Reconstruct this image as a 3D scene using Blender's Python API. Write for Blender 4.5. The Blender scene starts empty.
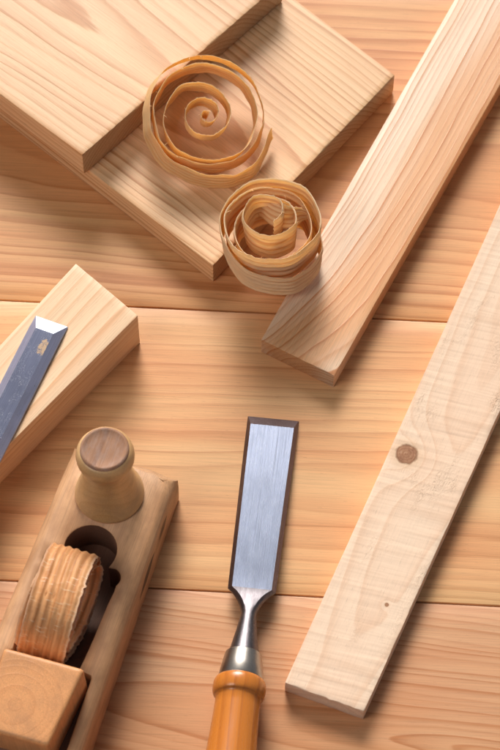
import bpy, bmesh, math, random
from mathutils import Vector, Matrix, noise

S = bpy.context.scene
COL = S.collection
MM = 0.001
random.seed(7)


# ------------------------------------------------------------------ helpers
def link(name, mesh, mats=(), parent=None, loc=None, rotz=None):
    o = bpy.data.objects.new(name, mesh)
    COL.objects.link(o)
    for m in mats:
        mesh.materials.append(m)
    if parent is not None:
        o.parent = parent
    if loc is not None:
        o.location = loc
    if rotz is not None:
        o.rotation_euler = (0, 0, rotz)
    return o


def finish(bm, name, mats, parent=None, loc=None, rotz=None, sharp=40):
    bmesh.ops.recalc_face_normals(bm, faces=bm.faces)
    me = bpy.data.meshes.new(name)
    bm.to_mesh(me)
    bm.free()
    for p in me.polygons:
        p.use_smooth = True
    me.set_sharp_from_angle(angle=math.radians(sharp))
    return link(name, me, mats, parent, loc, rotz)


def tag(o, label=None, cat=None, group=None, kind=None):
    for k, v in (('label', label), ('category', cat), ('group', group), ('kind', kind)):
        if v:
            o[k] = v
    return o


def empty(name, loc=(0, 0, 0), rot=(0, 0, 0)):
    o = bpy.data.objects.new(name, None)
    o.empty_display_size = 0.02
    COL.objects.link(o)
    o.location = loc
    o.rotation_euler = rot
    return o


def sm(a, b, x):
    t = max(0.0, min(1.0, (x - a) / (b - a)))
    return t * t * (3 - 2 * t)


# ------------------------------------------------------------------ materials
class NT:
    """small wrapper that makes chains of math nodes readable"""

    def __init__(self, name):
        self.m = bpy.data.materials.new(name)
        self.m.use_nodes = True
        self.t = self.m.node_tree
        self.t.nodes.clear()
        self.out = self.t.nodes.new('ShaderNodeOutputMaterial')

    def n(self, typ, **kw):
        nd = self.t.nodes.new(typ)
        for k, v in kw.items():
            setattr(nd, k, v)
        return nd

    def put(self, sock, v):
        if hasattr(v, 'is_linked') or isinstance(v, bpy.types.NodeSocket):
            self.t.links.new(v, sock)
        else:
            sock.default_value = v

    def f(self, op, a, b=None, c=None, clamp=False):
        nd = self.n('ShaderNodeMath', operation=op, use_clamp=clamp)
        self.put(nd.inputs[0], a)
        if b is not None:
            self.put(nd.inputs[1], b)
        if c is not None:
            self.put(nd.inputs[2], c)
        return nd.outputs[0]

    def xyz(self, x, y, z):
        nd = self.n('ShaderNodeCombineXYZ')
        for i, v in enumerate((x, y, z)):
            self.put(nd.inputs[i], v)
        return nd.outputs[0]

    def noise(self, vec, scale=1.0, detail=2.0, rough=0.5):
        nd = self.n('ShaderNodeTexNoise', noise_dimensions='3D')
        self.put(nd.inputs['Vector'], vec)
        nd.inputs['Scale'].default_value = scale
        nd.inputs['Detail'].default_value = detail
        nd.inputs['Roughness'].default_value = rough
        return nd.outputs['Fac'], nd.outputs['Color']

    def ramp(self, fac, stops, interp='LINEAR'):
        nd = self.n('ShaderNodeValToRGB')
        cr = nd.color_ramp
        cr.interpolation = interp
        while len(cr.elements) < len(stops):
            cr.elements.new(0.5)
        for e, (p, c) in zip(cr.elements, stops):
            e.position = p
            e.color = c if len(c) == 4 else (*c, 1)
        self.put(nd.inputs['Fac'], fac)
        return nd.outputs['Color']

    def mix(self, fac, a, b, blend='MIX'):
        nd = self.n('ShaderNodeMix', data_type='RGBA', blend_type=blend)
        self.put(nd.inputs[0], fac)
        self.put(nd.inputs[6], a if not isinstance(a, tuple) else (*a[:3], 1))
        self.put(nd.inputs[7], b if not isinstance(b, tuple) else (*b[:3], 1))
        return nd.outputs[2]

    def remap(self, v, a, b, c, d):
        nd = self.n('ShaderNodeMapRange')
        nd.clamp = True
        self.put(nd.inputs[0], v)
        for i, q in enumerate((a, b, c, d)):
            nd.inputs[i + 1].default_value = q
        return nd.outputs[0]

    def bump(self, h, strength, dist, normal=None):
        nd = self.n('ShaderNodeBump')
        nd.inputs['Strength'].default_value = strength
        nd.inputs['Distance'].default_value = dist
        self.put(nd.inputs['Height'], h)
        if normal is not None:
            self.put(nd.inputs['Normal'], normal)
        return nd.outputs['Normal']

    def bsdf(self, color, rough, normal=None, metal=0.0, spec=0.5):
        nd = self.n('ShaderNodeBsdfPrincipled')
        self.put(nd.inputs['Base Color'], color if not isinstance(color, tuple) else (*color[:3], 1))
        self.put(nd.inputs['Roughness'], rough)
        self.put(nd.inputs['Metallic'], metal)
        self.put(nd.inputs['Specular IOR Level'], spec)
        if normal is not None:
            self.put(nd.inputs['Normal'], normal)
        return nd

    def done(self, shader):
        self.t.links.new(shader, self.out.inputs['Surface'])
        return self.m


def wood(name, early, late, tint=None, spacing=4.0, pith=(0, -30), slope=(0, 0), warp=4.0,
         contrast=0.8, rough=0.5, seed=0.0, tint_amt=0.6, streak=0.17, spec=0.4, bump=0.12,
         end_dark=0.72, wl=0.006, vary=1.4, rough_sawn=False, knots=(), marks=None, dirt=None, shape=None, curl=None, axis='x', heart=None):
    """pine: year rings round a pith line that runs along the board's own x axis (mm)"""
    k = NT(name)
    tc = k.n('ShaderNodeTexCoord')
    vm = k.n('ShaderNodeVectorMath', operation='SCALE')
    k.put(vm.inputs[0], tc.outputs['Object'])
    vm.inputs['Scale'].default_value = 1000.0
    sp = k.n('ShaderNodeSeparateXYZ')
    k.put(sp.inputs[0], vm.outputs[0])
    x, y, z = sp.outputs
    if axis == 'z':
        x, z = z, x
    # slow waviness of the grain
    _, wc = k.noise(k.xyz(k.f('MULTIPLY_ADD', x, wl, seed), k.f('MULTIPLY', y, 0.02), k.f('MULTIPLY', z, 0.02)), 1.0, 2.0)
    sw = k.n('ShaderNodeSeparateXYZ')
    k.put(sw.inputs[0], wc)
    yy = k.f('ADD', k.f('ADD', y, -pith[0]), k.f('MULTIPLY', x, -slope[0]))
    yy = k.f('ADD', yy, k.f('MULTIPLY', k.f('SUBTRACT', sw.outputs[0], 0.5), warp * 2))
    zz = k.f('ADD', k.f('ADD', z, -pith[1]), k.f('MULTIPLY', x, -slope[1]))
    zz = k.f('ADD', zz, k.f('MULTIPLY', k.f('SUBTRACT', sw.outputs[1], 0.5), warp * 2))
    if curl:
        yy = k.f('SUBTRACT', yy, k.f('MULTIPLY', k.f('EXPONENT', k.f('MULTIPLY', x, -1.0 / curl[1])), curl[0]))
    kn_masks = []
    for (kx, ky, kr) in knots:
        dx = k.f('SUBTRACT', x, kx)
        dy = k.f('SUBTRACT', y, ky)
        d2 = k.f('ADD', k.f('MULTIPLY', dx, dx), k.f('MULTIPLY', dy, dy))
        # the grain parts round the knot
        e = k.f('EXPONENT', k.f('MULTIPLY', d2, -1.0 / (2 * (kr * 2.2) ** 2)))
        zz = k.f('ADD', zz, k.f('MULTIPLY', e, kr * 2.4))
        nf, _ = k.noise(k.xyz(k.f('MULTIPLY', x, .25), k.f('MULTIPLY', y, .25), k.f('MULTIPLY', z, .05)), 1.0, 3)
        d = k.f('ADD', k.f('SQRT', d2), k.f('MULTIPLY', k.f('SUBTRACT', nf, 0.5), kr * .45))
        kn_masks.append((d, kr))
    r = k.f('SQRT', k.f('ADD', k.f('MULTIPLY', yy, yy), k.f('MULTIPLY', zz, zz)))
    nv, _ = k.noise(k.xyz(k.f('MULTIPLY', r, 0.09), seed * 3.1 + 2.0, k.f('MULTIPLY', x, .0012)), 1.0, 3.0)
    ph = k.f('ADD', k.f('MULTIPLY', r, 1.0 / spacing), k.f('MULTIPLY', nv, vary * 2))
    fine, _ = k.noise(k.xyz(k.f('MULTIPLY', x, .03), k.f('MULTIPLY', y, .5), k.f('MULTIPLY', z, .5)), 1.0, 3.0)
    ph = k.f('ADD', ph, k.f('MULTIPLY', fine, 0.13))
    fr = k.f('FRACT', ph)
    fl = k.f('FLOOR', ph)
    wn = k.n('ShaderNodeTexWhiteNoise', noise_dimensions='1D')
    k.put(wn.inputs['W'], k.f('ADD', fl, seed))
    ring = k.ramp(fr, [(0.0, (.12,) * 3), (.08, (0, 0, 0)), (.35, (.10,) * 3), (.68, (.42,) * 3), (.88, (1, 1, 1)), (.95, (.92,) * 3), (1.0, (.12,) * 3)])
    lw = k.f('MULTIPLY', ring, k.remap(wn.outputs['Value'], 0, 1, .35, 1.0))
    pat, pc = k.noise(k.xyz(k.f('MULTIPLY_ADD', x, .006, seed * 1.7), k.f('MULTIPLY', y, .035), k.f('MULTIPLY', z, .05)), 1.0, 2.0)
    base = early if tint is None else k.mix(k.remap(pat, .35, .68, 0, tint_amt), early, tint)
    col = k.mix(k.f('MULTIPLY', lw, contrast), base, late)
    if heart:                      # a band of redder heartwood
        hy, hh, hc, ha = heart
        hq = k.f('ABSOLUTE', k.f('SUBTRACT', k.f('ADD', yy, pith[0]), k.f('ADD', hy, k.f('MULTIPLY', k.f('SUBTRACT', pat, .5), hh * .8))))
        col = k.mix(k.remap(hq, hh, hh * .45, 0, ha), col, k.mix(k.f('MULTIPLY', lw, contrast), hc, late))
    # fibres and pores along the grain
    st, _ = k.noise(k.xyz(k.f('MULTIPLY_ADD', x, .022, seed), k.f('MULTIPLY', y, 1.5), k.f('MULTIPLY', z, 1.5)), 1.0, 6.0, .72)
    col = k.mix(1.0, col, k.ramp(k.f('MULTIPLY_ADD', st, 1, 0), [(.25, (1 - streak * 1.6,) * 3), (.5, (1,) * 3), (.78, (1 + streak * .9,) * 3)]), 'MULTIPLY')
    rc, _ = k.noise(k.xyz(k.f('MULTIPLY_ADD', x, .16, seed), k.f('MULTIPLY', y, 2.6), k.f('MULTIPLY', z, 2.6)), 1.0, 1.0)
    col = k.mix(k.remap(rc, .70, .76, 0, .35), col, tuple(c * .45 for c in late))
    height = k.f('ADD', k.f('MULTIPLY', st, .6), k.f('MULTIPLY', lw, .5))
    rgh = k.remap(st, .3, .7, rough + .08, rough - .06)
    if rough_sawn:
        # cross-cut saw ridges, torn fibres
        w1, _ = k.noise(k.xyz(k.f('MULTIPLY', k.f('MULTIPLY_ADD', y, .16, x), .16), k.f('MULTIPLY', y, .012), 0.0), 1.0, 2.0)
        w2, _ = k.noise(k.xyz(k.f('MULTIPLY', k.f('MULTIPLY_ADD', y, .10, x), .45), k.f('MULTIPLY', y, .05), 0.0), 1.0, 3.0)
        w3, _ = k.noise(k.xyz(k.f('MULTIPLY', x, .35), k.f('MULTIPLY', y, .75), 0.0), 1.0, 4.0, .7)
        pm, _ = k.noise(k.xyz(k.f('MULTIPLY', x, .022), k.f('MULTIPLY', y, .05), 4.0), 1.0, 2.0)
        torn = k.f('MULTIPLY', k.remap(pm, .54, .70, 0, 1), k.remap(w3, .45, .7, 0, 1))
        height = k.f('ADD', k.f('MULTIPLY', height, .25), k.f('ADD', k.f('MULTIPLY', w1, 1.5), k.f('ADD', k.f('MULTIPLY', w2, .10), k.f('MULTIPLY', torn, .85))))
        col = k.mix(k.f('MULTIPLY', torn, .30), col, (.74, .48, .29))
        col = k.mix(k.remap(w1, .55, .7, 0, .22), col, tuple(c * .8 for c in late))
    for d, kr in kn_masks:
        hn, _ = k.noise(k.xyz(k.f('MULTIPLY', x, .22), k.f('MULTIPLY', y, .32), 7.0), 1.0, 4, .65)
        kring = k.ramp(k.f('FRACT', k.f('ADD', k.f('MULTIPLY', d, 1.0 / (kr * .30)), k.f('MULTIPLY', hn, 1.2))), [(0, (.46, .25, .14)), (.6, (.42, .215, .12)), (.9, (.34, .16, .085)), (1, (.44, .235, .13))])
        kring = k.mix(k.remap(hn, .35, .62, .75, 0), kring, (.24, .105, .06))
        kring = k.mix(k.remap(hn, .58, .68, 0, .6), kring, (.52, .32, .20))
        col = k.mix(k.remap(d, kr * 1.9, kr, 0, .35), col, (.62, .36, .17))
        col = k.mix(k.remap(d, kr * 1.10, kr * .90, 0, 1), col, kring)
        col = k.mix(k.f('MULTIPLY', k.remap(d, kr * .80, kr * .92, 0, 1), k.remap(d, kr * 1.15, kr * 1.0, 0, .4)), col, (.16, .07, .03))
    # end grain drinks light: the wood itself is darker there
    sn = k.n('ShaderNodeSeparateXYZ')
    k.put(sn.inputs[0], tc.outputs['Normal'])
    eg = k.remap(k.f('ABSOLUTE', sn.outputs[2 if axis == 'z' else 0]), .6, .9, 0, 1)
    pores, _ = k.noise(k.xyz(k.f('MULTIPLY', x, .2), k.f('MULTIPLY', y, 2.2), k.f('MULTIPLY', z, 2.2)), 1.0, 4, .7)
    egc = k.mix(1.0, col, k.ramp(pores, [(.3, (end_dark * .72,) * 3), (.6, (end_dark,) * 3), (.8, (end_dark * 1.1,) * 3)]), 'MULTIPLY')
    col = k.mix(eg, col, egc)
    if marks:
        for (mx, my, mz, lx, ly, ang) in marks:       # small gouges: centre, half-sizes
            ca, sa = math.cos(ang), math.sin(ang)
            dx = k.f('SUBTRACT', x, mx)
            dz = k.f('SUBTRACT', z, mz)
            if my > 0:
                side = k.remap(y, my - 3, my - 2, 0, 1)
            else:
                side = 1.0
            a = k.f('MULTIPLY', k.f('ADD', k.f('MULTIPLY', dx, ca), k.f('MULTIPLY', dz, sa)), 1 / lx)
            b = k.f('MULTIPLY', k.f('SUBTRACT', k.f('MULTIPLY', dz, ca), k.f('MULTIPLY', dx, sa)), 1 / ly)
            q = k.f('ADD', k.f('MULTIPLY', a, a), k.f('ABSOLUTE', b))
            q = k.f('ADD', q, k.f('MULTIPLY', k.f('SUBTRACT', st, .5), .9))
            mk = k.f('MULTIPLY', k.remap(q, 1.05, .8, 0, 1), side)
            col = k.mix(k.f('MULTIPLY', mk, .92), col, (.035, .017, .012))
            height = k.f('SUBTRACT', height, k.f('MULTIPLY', mk, 1.5))
    if dirt:
        dcol, amt, sc = dirt
        dn, _ = k.noise(k.xyz(k.f('MULTIPLY', x, sc * .5), k.f('MULTIPLY', y, sc), k.f('MULTIPLY', z, sc)), 1.0, 5.0, .62)
        col = k.mix(k.remap(dn, .42, .70, 0, amt), col, dcol)
    if shape:
        col = shape(k, x, y, z, col)
    nrm = k.bump(height, 1.0, bump * MM)
    b = k.bsdf(col, rgh, nrm, 0.0, spec)
    return k.done(b.outputs[0])


def steel(name, color, rough, scratch=0.15, along=True, stain=None, metal=1.0, seed=0.0):
    k = NT(name)
    tc = k.n('ShaderNodeTexCoord')
    vm = k.n('ShaderNodeVectorMath', operation='SCALE')
    k.put(vm.inputs[0], tc.outputs['Object'])
    vm.inputs['Scale'].default_value = 1000.0
    sp = k.n('ShaderNodeSeparateXYZ')
    k.put(sp.inputs[0], vm.outputs[0])
    x, y, z = sp.outputs
    s1, _ = k.noise(k.xyz(k.f('MULTIPLY_ADD', x, .02 if along else 1.2, seed), k.f('MULTIPLY', y, 2.4 if along else .05), k.f('MULTIPLY', z, 1.2)), 1.0, 5, .7)
    s2, _ = k.noise(k.xyz(k.f('MULTIPLY_ADD', x, .05, seed + 5), k.f('MULTIPLY', y, .11), k.f('MULTIPLY', z, .1)), 1.0, 4, .6)
    col = k.mix(1.0, (*color, 1), k.ramp(s1, [(.25, (1 - scratch * 1.4,) * 3), (.5, (1,) * 3), (.75, (1 + scratch,) * 3)]), 'MULTIPLY')
    col = k.mix(k.remap(s2, .42, .66, 0, .42), col, tuple(c * .66 for c in color))
    # odd scratches and specks
    vo = k.n('ShaderNodeTexVoronoi', feature='DISTANCE_TO_EDGE')
    k.put(vo.inputs['Vector'], k.xyz(k.f('MULTIPLY', x, .05), k.f('MULTIPLY', y, .16), k.f('MULTIPLY', s2, 2.5)))
    sc = k.remap(vo.outputs['Distance'], .0, .010, .6, 0)
    gate, _ = k.noise(k.xyz(k.f('MULTIPLY_ADD', x, .1, seed + 9), k.f('MULTIPLY', y, .2), z), 1.0, 1)
    sc = k.f('MULTIPLY', sc, k.remap(gate, .44, .54, 0, 1))
    col = k.mix(sc, col, (.85, .87, .92))
    sp2, _ = k.noise(k.xyz(k.f('MULTIPLY', x, .9), k.f('MULTIPLY', y, .9), z), 1.0, 2)
    col = k.mix(k.remap(sp2, .74, .78, 0, .6), col, (.10, .09, .10))
    mt = metal
    if stain:
        sx, sy, rx, ry, scol = stain
        dx = k.f('MULTIPLY', k.f('SUBTRACT', x, sx), 1 / rx)
        dy = k.f('MULTIPLY', k.f('SUBTRACT', y, sy), 1 / ry)
        rn, _ = k.noise(k.xyz(k.f('MULTIPLY', x, .45), k.f('MULTIPLY', y, .45), 0.0), 1.0, 3)
        q = k.f('ADD', k.f('ADD', k.f('MULTIPLY', dx, dx), k.f('MULTIPLY', dy, dy)), k.f('MULTIPLY', k.f('SUBTRACT', rn, .5), 4.2))
        mk = k.remap(q, 1.1, .3, 0, .85)
        col = k.mix(mk, col, scol)
        mt = k.f('MULTIPLY', k.f('SUBTRACT', 1.0, mk), metal)
    rg = k.remap(s1, .25, .75, rough + .06, rough - .04)
    nrm = k.bump(s1, .5, .012 * MM)
    b = k.bsdf(col, rg, nrm, mt, .5)
    return k.done(b.outputs[0])


def shaving_mat(name, c1, c2, cdark, ribs=7.0, trans=0.45, cross=0.0, seed=0.0, rim=.75):
    """thin planed pine: u runs along the strip (mm), v across it (0..1)"""
    k = NT(name)
    uv = k.n('ShaderNodeUVMap', uv_map='strip')
    sp = k.n('ShaderNodeSeparateXYZ')
    k.put(sp.inputs[0], uv.outputs[0])
    u, v = sp.outputs[0], sp.outputs[1]
    wob, _ = k.noise(k.xyz(k.f('MULTIPLY_ADD', u, .012, seed), k.f('MULTIPLY', v, 2.0), 0.0), 1.0, 2)
    ph = k.f('MULTIPLY_ADD', v, ribs, k.f('MULTIPLY', wob, 1.4))
    ring = k.ramp(k.f('FRACT', ph), [(0, (.3,) * 3), (.1, (0,) * 3), (.5, (.18,) * 3), (.85, (1,) * 3), (1, (.3,) * 3)])
    col = k.mix(k.f('MULTIPLY', ring, .75), c1, c2)
    st, _ = k.noise(k.xyz(k.f('MULTIPLY_ADD', u, .12, seed), k.f('MULTIPLY', v, 30.0), 0.0), 1.0, 4, .65)
    col = k.mix(1.0, col, k.ramp(st, [(.25, (.82,) * 3), (.5, (1,) * 3), (.8, (1.12,) * 3)]), 'MULTIPLY')
    pt, _ = k.noise(k.xyz(k.f('MULTIPLY_ADD', u, .05, seed), k.f('MULTIPLY', v, 3.0), 0.0), 1.0, 3)
    col = k.mix(k.remap(pt, .52, .75, 0, .5), col, cdark)
    cr, _ = k.noise(k.xyz(k.f('MULTIPLY_ADD', u, .9, seed), k.f('MULTIPLY', v, 3.5), 0.0), 1.0, 3)
    h = k.f('ADD', k.f('MULTIPLY', st, .5), k.f('MULTIPLY', ring, .4))
    if cross > 0:
        col = k.mix(k.remap(cr, .60, .72, 0, cross), col, (.98, .80, .56))
        h = k.f('ADD', h, k.f('MULTIPLY', cr, 1.4))
    else:
        h = k.f('ADD', h, k.f('MULTIPLY', cr, .6))
    edge = k.f('MAXIMUM', k.remap(v, .93, .985, 0, rim), k.remap(v, .05, .01, 0, rim * .8))
    col = k.mix(edge, col, (.98, .88, .68))
    nrm = k.bump(h, .8, .25 * MM)
    p = k.bsdf(col, .5, nrm, 0.0, .35)
    tr = k.n('ShaderNodeBsdfTranslucent')
    k.put(tr.inputs['Color'], k.mix(1.0, col, (1.0, .90, .66), 'MULTIPLY'))
    k.put(tr.inputs['Normal'], nrm)
    mx = k.n('ShaderNodeMixShader')
    mx.inputs[0].default_value = trans
    k.t.links.new(p.outputs[0], mx.inputs[1])
    k.t.links.new(tr.outputs[0], mx.inputs[2])
    return k.done(mx.outputs[0])


# ------------------------------------------------------------------ boards
def slab(quad, z0, z1, step=5.0, bevel=1.0, wob=0.12, end_wob=0.0, seed=0, bottom_flat=True, segs=2):
    """quad (mm, local): A front-left, B front-right, C back-right, D back-left; x runs A->D"""
    A, B, Cc, D = [Vector((p[0], p[1], 0)) for p in quad]
    L = (D - A).length
    W = (B - A).length
    nx, ny = max(2, int(L / step)), max(2, int(W / step))
    nz = max(2, int((z1 - z0) / step))
    bm = bmesh.new()
    cache = {}

    def vert(i, j, k_):
        key = (i, j, k_)
        if key not in cache:
            s, t = i / nx, j / ny
            p = (A.lerp(D, s)).lerp(B.lerp(Cc, s), t)
            cache[key] = bm.verts.new((p.x, p.y, z0 + (z1 - z0) * k_ / nz))
        return cache[key]

    for i in range(nx):
        for j in range(ny):
            bm.faces.new([vert(i, j, 0), vert(i, j + 1, 0), vert(i + 1, j + 1, 0), vert(i + 1, j, 0)])
            bm.faces.new([vert(i, j, nz), vert(i + 1, j, nz), vert(i + 1, j + 1, nz), vert(i, j + 1, nz)])
        for q in range(nz):
            bm.faces.new([vert(i, 0, q), vert(i + 1, 0, q), vert(i + 1, 0, q + 1), vert(i, 0, q + 1)])
            bm.faces.new([vert(i, ny, q), vert(i, ny, q + 1), vert(i + 1, ny, q + 1), vert(i + 1, ny, q)])
    for j in range(ny):
        for q in range(nz):
            bm.faces.new([vert(0, j, q), vert(0, j, q + 1), vert(0, j + 1, q + 1), vert(0, j + 1, q)])
            bm.faces.new([vert(nx, j, q), vert(nx, j + 1, q), vert(nx, j + 1, q + 1), vert(nx, j, q + 1)])
    bmesh.ops.recalc_face_normals(bm, faces=bm.faces)
    bm.normal_update()
    ed = [e for e in bm.edges if len(e.link_faces) == 2 and e.calc_face_angle() > .8]
    if bevel > 0:
        bmesh.ops.bevel(bm, geom=ed, offset=bevel, segments=segs, profile=.6, affect='EDGES', clamp_overlap=True)
    bm.normal_update()
    ax = (D - A).normalized()
    for v in bm.verts:
        c = v.co
        n = v.normal
        nn = noise.noise(Vector((c.x * .06, c.y * .2 + seed, c.z * .3))) * .7 + noise.noise(Vector((c.x * .3 + 9, c.y * .3 + seed, c.z * .4))) * .3
        edge = 1 - max(abs(n.x), abs(n.y), abs(n.z))
        amt = wob * (.5 + 3 * edge)
        d = n * nn * amt
        if bottom_flat and c.z < z0 + .3:
            d.z = 0
        if end_wob and abs(n.dot(ax)) > .25 and c.z > z0 + .3:
            e = noise.noise(Vector((c.x * .3, c.y * .55 + seed, c.z * .5))) + .6 * noise.noise(Vector((c.x, c.y * 1.7 + seed, c.z * 1.2)))
            d += ax * e * end_wob
        v.co = c + d
    for v in bm.verts:
        v.co *= MM
    return bm


def world_quad(pts, org, ang):
    ca, sa = math.cos(-ang), math.sin(-ang)
    out = []
    for (x, y) in pts:
        dx, dy = x - org[0], y - org[1]
        out.append((dx * ca - dy * sa, dx * sa + dy * ca))
    return out


def ext(p, ang, L):
    a = math.radians(ang)
    return (p[0] + math.cos(a) * L, p[1] + math.sin(a) * L)


def board(name, A, B, angA, angB, LA, LB, z0, z1, mat, **kw):
    """A, B: world mm positions of the two corners of the sawn end; the sides leave them at angA / angB"""
    D, Cc = ext(A, angA, LA), ext(B, angB, LB)
    rot = math.radians((angA + angB) / 2)
    q = world_quad([A, B, Cc, D], A, rot)
    bm = slab(q, 0, z1 - z0, **kw)
    return finish(bm, name, [mat], loc=(A[0] * MM, A[1] * MM, z0 * MM), rotz=rot, sharp=50)


# ------------------------------------------------------------------ workbench (the surface)
E1, L1 = (.70, .375, .155), (.42, .135, .03)
bench = empty('workbench_top', (0, 0, 0), (0, 0, math.radians(-3.25)))
tag(bench, 'workbench top of wide planed pine planks under everything', kind='structure')
cg, sg = math.cos(math.radians(-3.25)), math.sin(math.radians(-3.25))


def bench_y(x, y):
    return -sg * x + cg * y


g1 = bench_y(-159, 54.5)
g2 = bench_y(-149.2, -139.9)
rows = [
    (g1 + 262, g1 + 470, dict(seed=11.3, pith=(100, -26), spacing=5.5, slope=(.01, .03))),
    (g1, g1 + 262, dict(seed=3.1, pith=(118, -34), spacing=8.5, slope=(-.03, .05), heart=(112, 42, (.64, .28, .10), .75), warp=5, contrast=.72, vary=1.0)),
    (g2, g1, dict(seed=5.7, pith=(70, -40), spacing=6.4, slope=(.02, .02), warp=4, contrast=.5, early=(.76, .44, .20))),
    (g2 - 200, g2, dict(seed=8.2, pith=(122, -16), spacing=5.2, slope=(-.10, .10), heart=(90, 55, (.60, .27, .105), .55), warp=5, contrast=.75, early=(.66, .36, .185), tint=(.60, .275, .125))),
    (g2 - 400, g2 - 200, dict(seed=13.9, pith=(90, -30), spacing=5)),
]
for i, (y0, y1, p) in enumerate(rows):
    a = dict(early=E1, late=L1, tint=(.68, .305, .12), tint_amt=.8, rough=.48, warp=4, contrast=.66, bump=.05, spec=.45)
    a.update(p)
    m = wood('bench_pine_%d' % i, **a)
    X = 700
    bm = slab([(-X, 0), (-X, (y1 - y0) - 1.1), (X, (y1 - y0) - 1.1), (X, 0)], -28, 0, step=14, bevel=.7, wob=.08, seed=i * 7)
    finish(bm, 'plank', [m], bench, loc=(0, (y0 + .55) * MM, 0), sharp=50)

# ------------------------------------------------------------------ pine boards and battens
m_low = wood('lower_board_pine', (.82, .53, .285), (.50, .20, .06), tint=(.80, .45, .225), spacing=3.3, pith=(-74, -62), slope=(.01, .03), warp=4, contrast=.95, seed=2.2, rough=.42, spec=.5)
lower = board('pine_board', (-23.4, 67.6), (95.9, 215.7), 138.2, 136.5, 380, 380, 0, 20.5, m_low, seed=3, bevel=1.2, end_wob=.22, step=4)
tag(lower, 'wide pine board lying flat on the bench underneath the other wide board', 'board', 'wide pine boards')

m_up = wood('upper_board_pine', (.82, .535, .30), (.52, .215, .07), tint=(.79, .45, .24), spacing=3.5, pith=(-84, -66), slope=(.02, .03), warp=4, contrast=.85, seed=6.4, rough=.42, spec=.5)
upper = board('pine_board', (-107, 136.4), (22, 276), 139.0, 137.0, 300, 300, 20.8, 43, m_up, seed=8, bevel=1.1, end_wob=.28, step=4)
tag(upper, 'wide pine board stacked on top of the lower board beside the flat curl', 'board', 'wide pine boards')

m_mid = wood('batten_pine', (.87, .67, .49), (.56, .20, .055), tint=(.80, .49, .27), spacing=3.3, pith=(-84, -22), slope=(.03, .0), curl=(30, 60), warp=3, heart=(-54, 26, (.72, .34, .13), .8), contrast=.95, seed=4.9, rough=.40, spec=.55, wl=.009)
mid = board('pine_batten', (6.9, 16.6), (51.9, -9), 63.6, 62.7, 430, 430, 0, 15.5, m_mid, seed=12, bevel=.7, end_wob=.35)
tag(mid, 'smooth pine batten with bold orange grain, its end next to the tall curl', 'batten')

m_right = wood('rough_sawn_pine', (.86, .66, .49), (.68, .40, .24), tint=(.84, .59, .42), spacing=6.0, pith=(-27, -22), slope=(-.02, .055), warp=6, contrast=.38, seed=9.1, rough=.75, spec=.2,
               rough_sawn=True, bump=.42, streak=.06, end_dark=1.0, knots=((166, -9.0, 6.6), (69, -35.5, 1.2)))
right = board('rough_sawn_batten', (20.2, -210.3), (65.5, -228), 66.8, 65.8, 490, 490, 0, 12.5, m_right, seed=21, bevel=.5, wob=.3, end_wob=.55, step=3.0)
tag(right, 'pale rough sawn pine batten with one round brown knot', 'batten')

m_blk = wood('block_pine', (.85, .60, .38), (.64, .31, .13), tint=(.84, .55, .32), spacing=5.0, pith=(40, -60), slope=(.04, .0), warp=2.5, contrast=.75, seed=7.7, rough=.45)
blk = board('pine_block', (-69.2, 23.2), (-108.9, 60.9), 230.0, 233.0, 190, 190, 0, 34, m_blk, seed=31, bevel=.6)
tag(blk, 'short thick offcut of pale pine with the dark chisel lying on it', 'wood block')


# ------------------------------------------------------------------ chisels
def ring_pts(w, top_w, h0, h1, n=32, rnd=0.0):
    """closed section: trapezoid (bottom width w, top width top_w) blended towards an ellipse by rnd"""
    zc = (h0 + h1) / 2
    hh = (h1 - h0) / 2
    low = h0 + (h1 - h0) * .35
    poly = [(w / 2, h0), (w / 2, low), (top_w / 2, h1), (-top_w / 2, h1), (-w / 2, low), (-w / 2, h0)]
    # resample so the corners are always vertices
    cnt = [3, 5, 10, 5, 3, 6]
    out = []
    for (a, b, c) in zip(poly, poly[1:] + poly[:1], cnt):
        for i in range(c):
            t = i / c
            p = (a[0] + (b[0] - a[0]) * t, a[1] + (b[1] - a[1]) * t)
            an = math.atan2((p[1] - zc) / hh, p[0] / (w / 2))
            e = (math.cos(an) * w / 2, zc + math.sin(an) * hh)
            out.append((p[0] + (e[0] - p[0]) * rnd, p[1] + (e[1] - p[1]) * rnd))
    return out


def loft(bm, secs, matfn=None, cap=True):
    rings = []
    for x, pts in secs:
        rings.append([bm.verts.new((x * MM, p[0] * MM, p[1] * MM)) for p in pts])
    n = len(rings[0])
    for a in range(len(rings) - 1):
        for i in range(n):
            f = bm.faces.new([rings[a][i], rings[a][(i + 1) % n], rings[a + 1][(i + 1) % n], rings[a + 1][i]])
            if matfn:
                f.material_index = matfn(a, i)
    if cap:
        bm.faces.new(rings[0][::-1])
        bm.faces.new(rings[-1])
    return rings


def lathe(bm, prof, n=48, axis='x', zc=0.0):
    """prof: (position, radius) mm"""
    secs = []
    for p, r in prof:
        secs.append([(r * math.cos(2 * math.pi * i / n), r * math.sin(2 * math.pi * i / n)) for i in range(n)])
    rings = []
    for (p, r), s in zip(prof, secs):
        if axis == 'x':
            rings.append([bm.verts.new((p * MM, c[0] * MM, (c[1] + zc) * MM)) for c in s])
        else:
            rings.append([bm.verts.new((c[0] * MM, c[1] * MM, p * MM)) for c in s])
    for a in range(len(rings) - 1):
        for i in range(n):
            bm.faces.new([rings[a][i], rings[a][(i + 1) % n], rings[a + 1][(i + 1) % n], rings[a + 1][i]])
    bm.faces.new(rings[0][::-1])
    bm.faces.new(rings[-1])


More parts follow.
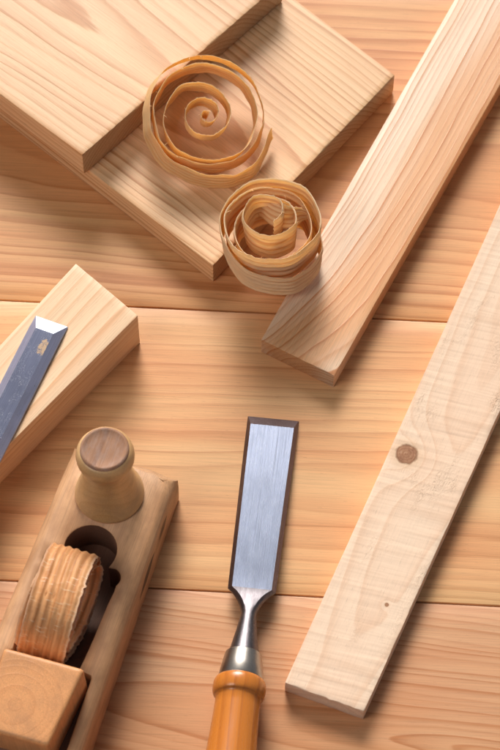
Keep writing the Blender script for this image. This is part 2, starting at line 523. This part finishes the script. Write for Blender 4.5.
m_flat = steel('chisel_steel_flat', (.27, .305, .40), .27, .5, seed=1)
m_bev = steel('chisel_steel_bevel', (.21, .175, .19), .36, .35, seed=3)
m_neck = steel('chisel_steel_neck', (.17, .155, .165), .40, .3, seed=5)
m_ferr = steel('ferrule_brass_grey', (.48, .44, .39), .33, .12, along=False, seed=7)
m_blue = steel('chisel_steel_facet_dark', (.10, .11, .16), .38, .25, seed=11, stain=(21, 3.6, 5.5, 2.6, (.50, .33, .18)))  # blue-grey main face, its facet shading deepened in the base colour
m_bside = steel('chisel_steel_facet_light', (.58, .60, .80), .45, .2, seed=13)  # side bevels: facet brightness put into the colour, paler than the face
m_bright = steel('chisel_ground_edge', (.56, .60, .68), .33, .25, seed=15)
m_hand = wood('varnished_handle', (.62, .20, .032), (.32, .075, .012), tint=(.64, .22, .036), spacing=6, pith=(14, 9), slope=(.015, .0), warp=2, contrast=.6, seed=1.2, rough=.24, spec=.55, streak=.12, bump=.03)


def chisel(name, w, blade_len, tipL, sb, tip_mat, flat, side, neck, neck_len=33, fr=(10.9, 13.2), hr=16.0, wtip=None, hlen=140, th=4.0):
    t = empty(name)
    wtip = wtip or w
    zc = th * .5
    secs = []
    tp = wtip - 2 * sb
    secs.append((0, ring_pts(wtip, wtip - .6, 0, .35)))
    nseg = 8
    secs.append((tipL, ring_pts(wtip - .2, tp, 0, th)))
    for i in range(1, nseg + 1):
        x = tipL + (blade_len - tipL) * i / nseg
        ww = wtip + (w - wtip) * i / nseg
        secs.append((x, ring_pts(ww, ww - 2 * sb, 0, th)))
    nblade = len(secs) - 1
    # shoulder and waisted neck
    stepn = 16
    for i in range(1, stepn + 1):
        s = i / stepn
        x = blade_len + neck_len * s
        if s < .38:
            q = s / .38
            ww = w + (9.5 - w) * (q ** .85 * (1.5 - .5 * q) if q < 1 else 1)
        else:
            ww = 9.5 + (fr[0] * 2 - 3.6 - 9.5) * ((s - .38) / .62) ** 1.25
        rd = sm(0, .5, s)
        hz = th + (min(ww, 20) - th) * sm(.1, .55, s)
        hz = max(th, min(hz, ww)) if s > .3 else th + 2.2 * sm(0, .3, s)
        c = zc
        secs.append((x, ring_pts(ww, max(2.0, (ww - 2 * sb) * (1 - s) + ww * .5 * s), c - hz / 2, c + hz / 2, rnd=rd)))
    # 32 points per ring: 0-2 side, 3-7 right bevel, 8-17 flat, 18-22 left bevel, 23-25 side, 26-31 back

    def mf(a, i):
        if a == 0:
            return 0 if 8 <= i <= 17 else (2 if i < 26 else 1)
        if a < nblade:
            return 1 if (8 <= i <= 17 or i >= 26) else 2
        return 3

    bm = bmesh.new()
    loft(bm, secs, mf)
    finish(bm, 'blade', [tip_mat, flat, side, neck], t, sharp=24)
    x0 = blade_len + neck_len
    bm = bmesh.new()
    lathe(bm, [(x0 - .1, fr[0] - 2.5), (x0 - .1, fr[0] - .45), (x0 + .35, fr[0]), (x0 + 1.2, fr[0] + .12), (x0 + 8, fr[0] + (fr[1] - fr[0]) * .55), (x0 + 15.8, fr[1]), (x0 + 16.4, fr[1] - .2), (x0 + 16.8, fr[1] - 1.6)], 64, 'x', zc)
    finish(bm, 'ferrule', [m_ferr], t, sharp=35)
    x1 = x0 + 16.6
    bm = bmesh.new()
    pr = [(x1 - 1, fr[1] - 1.5), (x1, fr[1] + .2)]
    for i in range(13):
        a = math.pi * (i / 12)
        pr.append((x1 + 5.6 - 5.4 * math.cos(a), fr[1] + .3 + 2.0 * math.sin(a) ** .9 if 0 < i < 12 else fr[1] + .3))
    pr.append((x1 + 11.8, fr[1] - .2))
    for i in range(1, 24):
        s = i / 23
        r = fr[1] - .1 + (hr - fr[1]) * sm(0, .55, s) - (hr * .28) * sm(.72, 1.0, s) ** 1.3
        pr.append((x1 + 12 + (hlen - 12) * s, r))
    e = pr[-1]
    for a in (25, 50, 75):
        pr.append((e[0] + 5 * math.sin(math.radians(a)), e[1] * math.cos(math.radians(a)) ** .6))
    lathe(bm, pr, 64, 'x', zc)
    finish(bm, 'handle', [m_hand], t, sharp=60)
    return t


def aim(t, tip, ang, droop, roll=0.0):
    """tip at world mm point, axis heading ang (deg) in plan and rising by droop (deg)"""
    t.matrix_world = (Matrix.Translation(Vector(tip) * MM) @ Matrix.Rotation(math.radians(ang), 4, 'Z')
                      @ Matrix.Rotation(math.radians(-droop), 4, 'Y') @ Matrix.Rotation(math.radians(roll), 4, 'X'))


c1 = chisel('wood_chisel', 28.5, 121, 7.5, 2.5, m_bev, m_flat, m_bev, m_neck, wtip=31.8, neck_len=43)
aim(c1, (14.5, -31.2, .15), -96.4, 4.2)
tag(c1, 'chisel with wide bright blade and orange varnished handle lying in the middle of the bench', 'chisel')
c2 = chisel('wood_chisel', 22.0, 118, 10.0, 5.0, m_bright, m_blue, m_bside, m_neck, wtip=21.8, neck_len=28, fr=(8.5, 10.5), hr=13.5, th=5.0, hlen=120)
aim(c2, (-122.2, 18.4, 34.6), -111.6, -.1)
tag(c2, 'dark blue grey chisel blade with a bright ground tip on the thick pine offcut', 'chisel')

# ------------------------------------------------------------------ wooden hand plane
PH = 34.0
p_ang = math.radians(72.4 + 180)       # local +x runs from the front towards the rear
plane = empty('hand_plane', (-75.5 * MM, -75.5 * MM, 0), (0, 0, p_ang))
tag(plane, 'old wooden hand plane with turned front knob and a curl in its throat', 'hand plane')
# in this frame +y is the photo's right-hand side


def body_shape(k, x, y, z, col):
    # grime and brown oil stain around the throat, on the upper face
    dx = k.f('MULTIPLY', k.f('SUBTRACT', x, 85), 1 / 55)
    dy = k.f('MULTIPLY', k.f('SUBTRACT', y, -4), 1 / 30)
    q = k.f('ADD', k.f('MULTIPLY', dx, dx), k.f('MULTIPLY', dy, dy))
    n1, _ = k.noise(k.xyz(k.f('MULTIPLY', x, .05), k.f('MULTIPLY', y, .12), k.f('MULTIPLY', z, .1)), 1.0, 4, .6)
    return k.mix(k.remap(k.f('ADD', q, k.f('MULTIPLY', n1, 1.2)), 1.7, .6, 0, .4), col, (.40, .20, .10))


m_body = wood('plane_beech', (.66, .39, .21), (.46, .225, .10), tint=(.60, .31, .14), spacing=3.2, pith=(10, -70), slope=(.02, 0), warp=3, contrast=.5, seed=3.6, rough=.5, spec=.4, streak=.2,
              marks=((31, 34, 21, 8.5, 4.0, -.12), (62, 34, 19, 16, 5.0, -.22)), dirt=((.28, .13, .06), .5, .09), shape=body_shape)
m_knob = wood('knob_wood', (.78, .49, .22), (.58, .30, .10), tint=(.72, .40, .16), spacing=5, pith=(4, 0), warp=2, contrast=.4, seed=2.9, rough=.36, spec=.5, streak=.12, bump=.03, dirt=((.30, .19, .12), .4, .06))
m_cap = wood('knob_worn_top', (.38, .19, .105), (.20, .09, .05), tint=(.36, .20, .12), spacing=5, pith=(-30, 3), warp=2, contrast=.6, seed=5.5, rough=.6, spec=.25, dirt=((.40, .30, .26), .45, .3), end_dark=1)
m_wedge = wood('wedge_beech', (.86, .40, .16), (.60, .22, .07), tint=(.86, .39, .15), spacing=5.0, pith=(-5, 30), axis='z', warp=2.5, contrast=.28, seed=4.4, rough=.45, end_dark=.92, dirt=((.36, .18, .09), .45, .07))


def outline(x):
    """half widths (left, right) of the body at distance x from the front"""
    return -31.5 - x * .022, 34.0 + x * .022


def plane_body():
    bm = bmesh.new()
    LEN = 245.0
    outer = []
    N = 60
    for i in range(N + 1):                        # right side, front -> rear
        outer.append((LEN * i / N, outline(LEN * i / N)[1], 0, 1))
    for j in range(1, 14):
        t = j / 14
        outer.append((LEN, outline(LEN)[1] * (1 - t) + outline(LEN)[0] * t, 1, 0))
    for i in range(N, -1, -1):
        outer.append((LEN * i / N, outline(LEN * i / N)[0], 0, -1))
    for j in range(1, 14):
        t = j / 14
        outer.append((0, outline(0)[0] * (1 - t) + outline(0)[1] * t, -1, 0))
    # round corners in plan: pull corner points in
    hole = []

    def arc(cx, cy, r, a0, a1, n):
        for i in range(n + 1):
            a = math.radians(a0 + (a1 - a0) * i / n)
            hole.append((cx + r * math.cos(a), cy + r * math.sin(a)))
    # start at the right, rear; go forward round the throat and back on the left
    hole += [(222, 30.5), (180, 30), (139, 29.0), (137, 28.0), (135.6, 20.4), (128, 21.2), (116, 22.0), (104, 22.4), (92, 22.8), (84, 23.6)]
    arc(76, 18.0, 6.6, 55, 170, 12)               # right lobe
    arc(62.5, 1.0, 16.2, 62, 298, 24)                # domed front of the throat
    arc(76, -17.4, 6.6, 190, 305, 12)             # left lobe
    hole += [(84, -23.6), (92, -23), (104, -22.6), (116, -22.2), (128, -21.6), (135, -21), (136.5, -24.0), (139, -25.0), (180, -26), (222, -27)]
    steps = [(0, 0.0), (.8, 1.0)]
    # (inset, height) rings: sole -> sides -> eased top edge
    rings = []
    prof = [(.8, 0), (0, 1.0), (0, 8), (0, 16), (0, 24), (0, PH - 6.0), (1.2, PH - 3.4), (3.2, PH - 1.2), (5.4, PH)]
    for ins, z in prof:
        rg = []
        for (x, y, nx, ny) in outer:
            px = x - nx * ins
            py = y - ny * ins
            # shrink ends of the sides too
            px = min(max(px, ins), LEN - ins)
            lo, hi = outline(x)
            py = min(max(py, lo + ins), hi - ins)
            wz = z
            worn = math.exp(-((x - 0) ** 2 + (y - 34) ** 2) / 90.0) * 1.0
            nn = noise.noise(Vector((px * .05, py * .2, z * .2))) * .25 + noise.noise(Vector((px * .4, py * .5, z * .6))) * .12
            chip = 0
            if z > PH - 7:
                chip = max(0, noise.noise(Vector((px * .25 + 3, py * .25, 1.5)))) * 2.2 * math.exp(-(px ** 2) / 40.0) + worn * 2.4
            rg.append(bm.verts.new(((px + nn + chip * .6) * MM, (py + nn * ny - chip * .6 * (1 if y > 0 else -1)) * MM, (wz - chip * .9) * MM)))
        rings.append(rg)
    n = len(outer)
    for a in range(len(rings) - 1):
        for i in range(n):
            bm.faces.new([rings[a][i], rings[a][(i + 1) % n], rings[a + 1][(i + 1) % n], rings[a + 1][i]])
    bm.faces.new(rings[0][::-1])
    # hole walls: small eased lip, then down to a floor that slopes back up to the rear
    lip0 = [bm.verts.new((x * MM, y * MM, PH * MM)) for x, y in hole]
    m = len(hole)
    cx = sum(p[0] for p in hole) / m

    def scaled(d, zf):
        out = []
        for i, (x, y) in enumerate(hole):
            a = Vector(hole[(i - 1) % m])
            b = Vector(hole[(i + 1) % m])
            tvec = (b - a).normalized()
            nvec = Vector((-tvec.y, tvec.x))
            p = Vector((x, y)) + nvec * d
            out.append(bm.verts.new((p.x * MM, p.y * MM, zf(x) * MM)))
        return out

    def floor(x):
        return 7 + 17 * sm(96, 150, x)
    l1 = scaled(.5, lambda x: PH - .5)
    l2 = scaled(.6, lambda x: floor(x))
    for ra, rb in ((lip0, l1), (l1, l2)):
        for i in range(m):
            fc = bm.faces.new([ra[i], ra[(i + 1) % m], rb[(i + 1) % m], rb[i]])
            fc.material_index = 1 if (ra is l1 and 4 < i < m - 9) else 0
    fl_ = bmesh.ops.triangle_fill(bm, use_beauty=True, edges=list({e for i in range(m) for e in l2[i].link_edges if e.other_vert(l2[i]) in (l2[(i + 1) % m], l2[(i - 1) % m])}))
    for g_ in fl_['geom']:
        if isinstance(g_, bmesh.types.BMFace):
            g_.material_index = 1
    top_edges = []
    tr = rings[-1]
    for i in range(n):
        top_edges.append(bm.edges.get((tr[i], tr[(i + 1) % n])))
    for i in range(m):
        top_edges.append(bm.edges.get((lip0[i], lip0[(i + 1) % m])))
    bmesh.ops.triangle_fill(bm, use_beauty=True, edges=[e for e in top_edges if e])
    return bm


m_throat = wood('throat_dark_brown', (.17, .085, .055), (.11, .055, .035), spacing=3, warp=2, contrast=.5, seed=3, rough=.6, spec=.25)  # darker brown than the body, for the throat walls and floor
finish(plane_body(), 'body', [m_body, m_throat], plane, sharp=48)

bm = bmesh.new()
kp = [(0, 19.6), (.4, 20.2), (1.6, 20.6), (3.0, 20.4), (5, 19.7), (9, 18.6), (14, 17.4), (20, 16.0), (26, 14.6), (32, 13.5), (36, 13.2), (39, 13.5), (41.5, 14.6), (44, 15.9), (47, 16.8), (50, 17.0), (53, 16.5), (55.5, 15.3), (56.6, 14.2)]
lathe(bm, kp, 72, 'z')
knob = finish(bm, 'knob', [m_knob], plane, loc=(24.6 * MM, -.3 * MM, (PH - .15) * MM), sharp=60)
bm = bmesh.new()
lathe(bm, [(56.0, 14.4), (57.3, 14.0), (58.0, 13.2), (58.2, 12.4), (57.7, 11.8), (57.6, 6), (57.65, 1.0)], 64, 'z')
finish(bm, 'knob_cap', [m_cap], knob, sharp=60)

# wedge block behind the throat, its sawn end up
bm = slab([(0, -21.2), (0, 26.4), (48, 20.5), (48, -20.5)], 0, 33, step=4, bevel=2.4, wob=.25, seed=5, segs=3)
w = finish(bm, 'wedge', [m_wedge], plane, sharp=50)
w.location = (141.5 * MM, .8 * MM, 23.5 * MM)
w.rotation_euler = (0, math.radians(3), math.radians(1.5))

# ------------------------------------------------------------------ shavings
m_sh1 = shaving_mat('shaving_golden', (.98, .80, .46), (.86, .53, .18), (.95, .68, .30), ribs=5, trans=.5, seed=1)
m_sh2 = shaving_mat('shaving_ribbed', (.98, .84, .57), (.74, .40, .13), (.94, .70, .37), ribs=5, trans=.45, seed=4)
m_sh3 = shaving_mat('shaving_pale', (.86, .46, .20), (.50, .18, .05), (.62, .25, .08), ribs=6, trans=.25, cross=.8, seed=7, rim=.35)


def catmull(P, n):
    out = []
    m = len(P)
    for i in range(m - 1):
        p0, p1, p2, p3 = P[max(i - 1, 0)], P[i], P[i + 1], P[min(i + 2, m - 1)]
        for s in range(n):
            t = s / n
            out.append(tuple(.5 * ((2 * b) + (c - a) * t + (2 * a - 5 * b + 4 * c - d) * t * t + (3 * b - a - 3 * c + d) * t ** 3)
                             for a, b, c, d in zip(p0, p1, p2, p3)))
    out.append(P[-1])
    return out


def strip(name, ctrl, mat, frame, parent=None, n=10, nw=26, ribs=6, rib=.22, cross=0.0, rag=.5, thick=.2, seed=0, hairs=20, crumple=0.0):
    """ctrl rows: (x, y, z_low, width, flare) in mm in the curl's own frame; the strip stands along local z"""
    P = catmull(ctrl, n)
    bm = bmesh.new()
    uvl = bm.loops.layers.uv.new('strip')
    rows = []
    u = 0.0
    us = []
    for i, p in enumerate(P):
        a = Vector(P[max(i - 1, 0)][:2])
        b = Vector(P[min(i + 1, len(P) - 1)][:2])
        tv = (b - a).normalized()
        nv = Vector((tv.y, -tv.x))
        if i:
            u += (Vector(p[:2]) - Vector(P[i - 1][:2])).length
        us.append(u)
        row = []
        jag_t = rag * (noise.noise(Vector((u * .55, seed, 0))) + .6 * max(0, noise.noise(Vector((u * 1.6, seed + 4, 0)))) * 2)
        jag_t += rag * .9 * max(0, math.sin(u * 1.55 + 3 * noise.noise(Vector((u * .05, seed, 3))))) ** 8
        jag_b = rag * .6 * noise.noise(Vector((u * .45, seed + 9, 0)))
        for j in range(nw):
            v = j / (nw - 1)
            wob = .18 * noise.noise(Vector((u * .01, v * 2, seed)))
            off = rib * math.sin(2 * math.pi * (v * ribs + wob * 2)) + rib * .6 * noise.noise(Vector((u * .04, v * 6, seed)))
            off += cross * noise.noise(Vector((u * .5, v * 4, seed + 2)))
            off += crumple * noise.noise(Vector((u * .09, v * 1.4, seed + 7)))
            fl = p[4] * (v - .5)
            z = p[2] + p[3] * v + jag_t * sm(.8, 1, v) + jag_b * sm(.2, 0, v)
            d = off + fl
            row.append(bm.verts.new(((p[0] + nv.x * d) * MM, (p[1] + nv.y * d) * MM, z * MM)))
        rows.append(row)

    def face(vs, uvs):
        f = bm.faces.new(vs)
        for lp, q in zip(f.loops, uvs):
            lp[uvl].uv = q
    for i in range(len(rows) - 1):
        for j in range(nw - 1):
            v0, v1 = j / (nw - 1), (j + 1) / (nw - 1)
            face([rows[i][j], rows[i + 1][j], rows[i + 1][j + 1], rows[i][j + 1]], [(us[i], v0), (us[i + 1], v0), (us[i + 1], v1), (us[i], v1)])
    # torn fibres standing off the edges
    rnd = random.Random(seed * 13 + 5)
    for h in range(hairs):
        i = rnd.randrange(4, len(rows) - 6)
        top = rnd.random() < .75
        j = nw - 1 if top else 0
        a, b = rows[i][j].co, rows[i + 1][j].co
        tv = (b - a).normalized()
        up = Vector((0, 0, 1 if top else -1))
        side = tv.cross(up) * rnd.uniform(-1, 1)
        ln = rnd.uniform(.8, 4.2) * MM
        d = (tv * rnd.uniform(-1, 1) + up * rnd.uniform(.2, .9) + side).normalized()
        w_ = tv * rnd.uniform(.2, .55) * MM
        base = a - up * .3 * MM
        p1, p2 = bm.verts.new(base), bm.verts.new(base + w_)
        q1, q2 = bm.verts.new(base + d * ln * .6 + side * .3 * MM), bm.verts.new(base + w_ * .6 + d * ln * .6 + side * .3 * MM)
        e = bm.verts.new(base + d * ln + (tv + side) * .5 * MM)
        face([p1, p2, q2, q1], [(us[i], .95)] * 4)
        face([q1, q2, e], [(us[i], .95)] * 3)
    me = bpy.data.meshes.new(name)
    bm.to_mesh(me)
    bm.free()
    for p in me.polygons:
        p.use_smooth = True
    o = link(name, me, [mat], parent)
    md = o.modifiers.new('thickness', 'SOLIDIFY')
    md.thickness = thick * MM
    md.offset = 0
    if frame is not None:
        o.matrix_world = frame
    return o


def frame_from(center, up, xdir):
    """local z = up, local x as near xdir as possible; origin at center (mm)"""
    z = Vector(up).normalized()
    x = Vector(xdir)
    x = (x - z * x.dot(z)).normalized()
    y = z.cross(x)
    M = Matrix((x, y, z)).transposed().to_4x4()
    M.translation = Vector(center) * MM
    return M


# flat open curl on the lower board
Z = .1875
pol = [(-700, 7, 0), (-655, 9.5, 0), (-610, 12, 0), (-565, 15, 0), (-520, 18, 0), (-475, 21, 0), (-430, 25, 0), (-385, 30, 0), (-340, 37, 0), (-295, 46, 0), (-250, 56, 0), (-205, 63, 0), (-160, 67, 0), (-115, 68, 0), (-70, 68, 0), (-25, 71, 0), (20, 79, 0), (60, 90, 0), (97, 105, 0), (135, 122, 0), (180, 134, 0), (225, 148, 0),
       (270, 148, 0), (315, 160, 0), (360, 162, 0), (405, 168, 0), (450, 172, 0), (495, 170, 0), (540, 168, 0), (585, 172, 0), (630, 165, 0), (675, 178, 0), (720, 190, 0), (765, 206, 0), (810, 214, 0), (855, 205, 0), (900, 190, 0), (945, 195, 0), (990, 206, 0), (1030, 228, 0), (1072, 222, 0)]
ctrl = []
for i, (dg, r, _) in enumerate(pol):
    a = math.radians(dg)
    s = (dg + 700) / 1772
    o_ = sm(.70, .84, s)
    zl = 3.0 * (1 - s) - 3.0 * sm(.60, .86, s)
    wd = 12 + 3 * sm(.5, .9, s)
    ctrl.append((r * Z * 1.07 * math.cos(a), r * Z * math.sin(a) * 1.08, zl, wd, 1.0 - 4.2 * o_))
F1 = frame_from((-29.8, 166.2, 36.4), (.15, -.24, 1), (1, 0, 0))
s1 = strip('wood_shaving', ctrl, m_sh1, F1, n=14, ribs=5, rib=.2, rag=.95, seed=1, hairs=60, crumple=1.0, cross=.12)
tag(s1, 'open golden spiral shaving lying on the lower board against the upper one', 'wood shaving')

# tall tight curl bridging the board and the batten
pol = [(-420, 6, 20, 20), (-360, 8.5, 20, 22), (-300, 11.5, 19, 24), (-230, 14.5, 17, 26), (-160, 15.8, 15, 27), (-90, 16.5, 13, 28), (-20, 17, 10, 29), (50, 17.4, 8, 28), (110, 19, 6, 27), (170, 21.5, 5, 26), (230, 23.8, 5, 26), (290, 24.8, 5.5, 26), (350, 25.6, 6, 26),
       (410, 26.4, 8, 26), (470, 27.2, 10, 26), (530, 27.9, 12, 26), (590, 28.8, 13, 26), (650, 30.0, 13.5, 26), (710, 31.0, 14, 25), (770, 31.4, 14, 25), (830, 31.6, 13, 25), (890, 31.4, 10.5, 25), (950, 30.6, 6.5, 24), (1010, 29.8, 2.6, 23), (1070, 29.4, .6, 21), (1130, 29.6, 0, 19), (1180, 31.0, 0.2, 16)]
ctrl = []
for dg, r, zl, wd in pol:
    a = math.radians(dg)
    k_ = sm(200, -100, dg)
    k2 = sm(860, 1010, dg)
    ctrl.append((r * math.cos(a) - 1.0 * k_ + 2.5 * k2, r * math.sin(a) + 3.5 * k_ - 5.5 * k2, zl, wd, 1.6))
F2 = frame_from((13.5, 77.5, 18.0), (-.03, .03, 1), (1, 0, 0))
s2 = strip('wood_shaving', ctrl, m_sh2, F2, n=14, ribs=5, rib=.62, rag=.85, seed=4, hairs=36, crumple=.55)
tag(s2, 'tall cup shaped ribbed shaving standing between the lower board and smooth batten', 'wood shaving')
fl = [(-16, 12, 16, 12, -3), (-11, 17, 19, 13, -4), (-5, 17, 22, 13, -7), (1, 11, 24, 13, -9), (7, 7, 25, 13, -9), (13, 7, 25, 12, -8), (19, 10, 25, 8, -6), (24, 11, 25.5, 3, -3)]
strip('torn_flap', fl, m_sh2, None, parent=s2, n=8, nw=14, ribs=2, rib=.3, rag=.9, seed=9, hairs=14, crumple=1.4)

# curl caught in the plane's throat: axis across the plane
pol = []
for i in range(0, 46):
    dg = 62 + i * 28
    s = i / 45
    r = 22.5 + 7.5 * s + 1.1 * math.sin(i * 1.9)
    a = math.radians(dg)
    # flattened: long along the plane, shorter in height
    pol.append((r * 1.12 * math.cos(a), r * .86 * math.sin(a), 1.5 * math.sin(i * .21) + 1.5 * math.sin(i * .8) + 2.5 * (1 - s), 28.5 - 1.5 * (1 - s), .9))
rear = Vector((math.cos(p_ang), math.sin(p_ang), 0))
side = Vector((-math.sin(p_ang), math.cos(p_ang), 0))       # photo right
cen = Vector((-75.5, -75.5, 0)) + rear * 103 + side * -18.5 + Vector((0, 0, 41))
F3 = frame_from(cen, side + Vector((0, 0, -.02)), -rear)
s3 = strip('wood_shaving', pol, m_sh3, F3, n=8, ribs=6, rib=.5, rag=.9, seed=14, hairs=30, crumple=1.2, cross=.35, nw=36)
tag(s3, 'thick pale brown shaving roll sitting in the throat of the hand plane', 'wood shaving')

# ------------------------------------------------------------------ light
W = bpy.data.worlds.new('World')
S.world = W
W.use_nodes = True
bg = W.node_tree.nodes['Background']
bg.inputs[0].default_value = (.80, .88, 1.0, 1)
bg.inputs[1].default_value = .17


def area(name, loc, target, sx, sy, power, color):
    l = bpy.data.lights.new(name, 'AREA')
    l.shape = 'RECTANGLE'
    l.size, l.size_y = sx, sy
    l.energy = power
    l.color = color
    o = bpy.data.objects.new(name, l)
    COL.objects.link(o)
    o.location = loc
    o.rotation_euler = (Vector(target) - Vector(loc)).to_track_quat('-Z', 'Y').to_euler()
    return o


key = area('back_softbox_light', (-.15, 2.1, 1.31), (.02, .08, 0), 1.9, 1.5, 14.0, (1, .94, .885))  # unseen gridded softbox behind the bench; narrow spread dims the corners
key.data.spread = math.radians(36)
area('softbox_light', (-.85, -.55, 1.15), (0, .05, 0), .6, .6, 6.6, (1, .945, .90))

# ------------------------------------------------------------------ camera
t = math.radians(29)
d = 1.5
cam = bpy.data.cameras.new('camera')
cam.sensor_fit = 'VERTICAL'
cam.sensor_height = 36
cam.lens = 36 * 2400 / 750
cam.clip_start = .05
cam.clip_end = 50
co = bpy.data.objects.new('camera', cam)
COL.objects.link(co)
co.location = (0, -d * math.sin(t), d * math.cos(t))
co.rotation_euler = (t, 0, 0)
cam.dof.use_dof = True
cam.dof.focus_distance = 1.47
cam.dof.aperture_fstop = 14
S.camera = co

S.cycles.max_bounces = 14
S.cycles.diffuse_bounces = 6
S.cycles.transmission_bounces = 10
S.view_settings.view_transform = 'Standard'
S.view_settings.look = 'None'
S.view_settings.exposure = 0.0
S.view_settings.gamma = 1
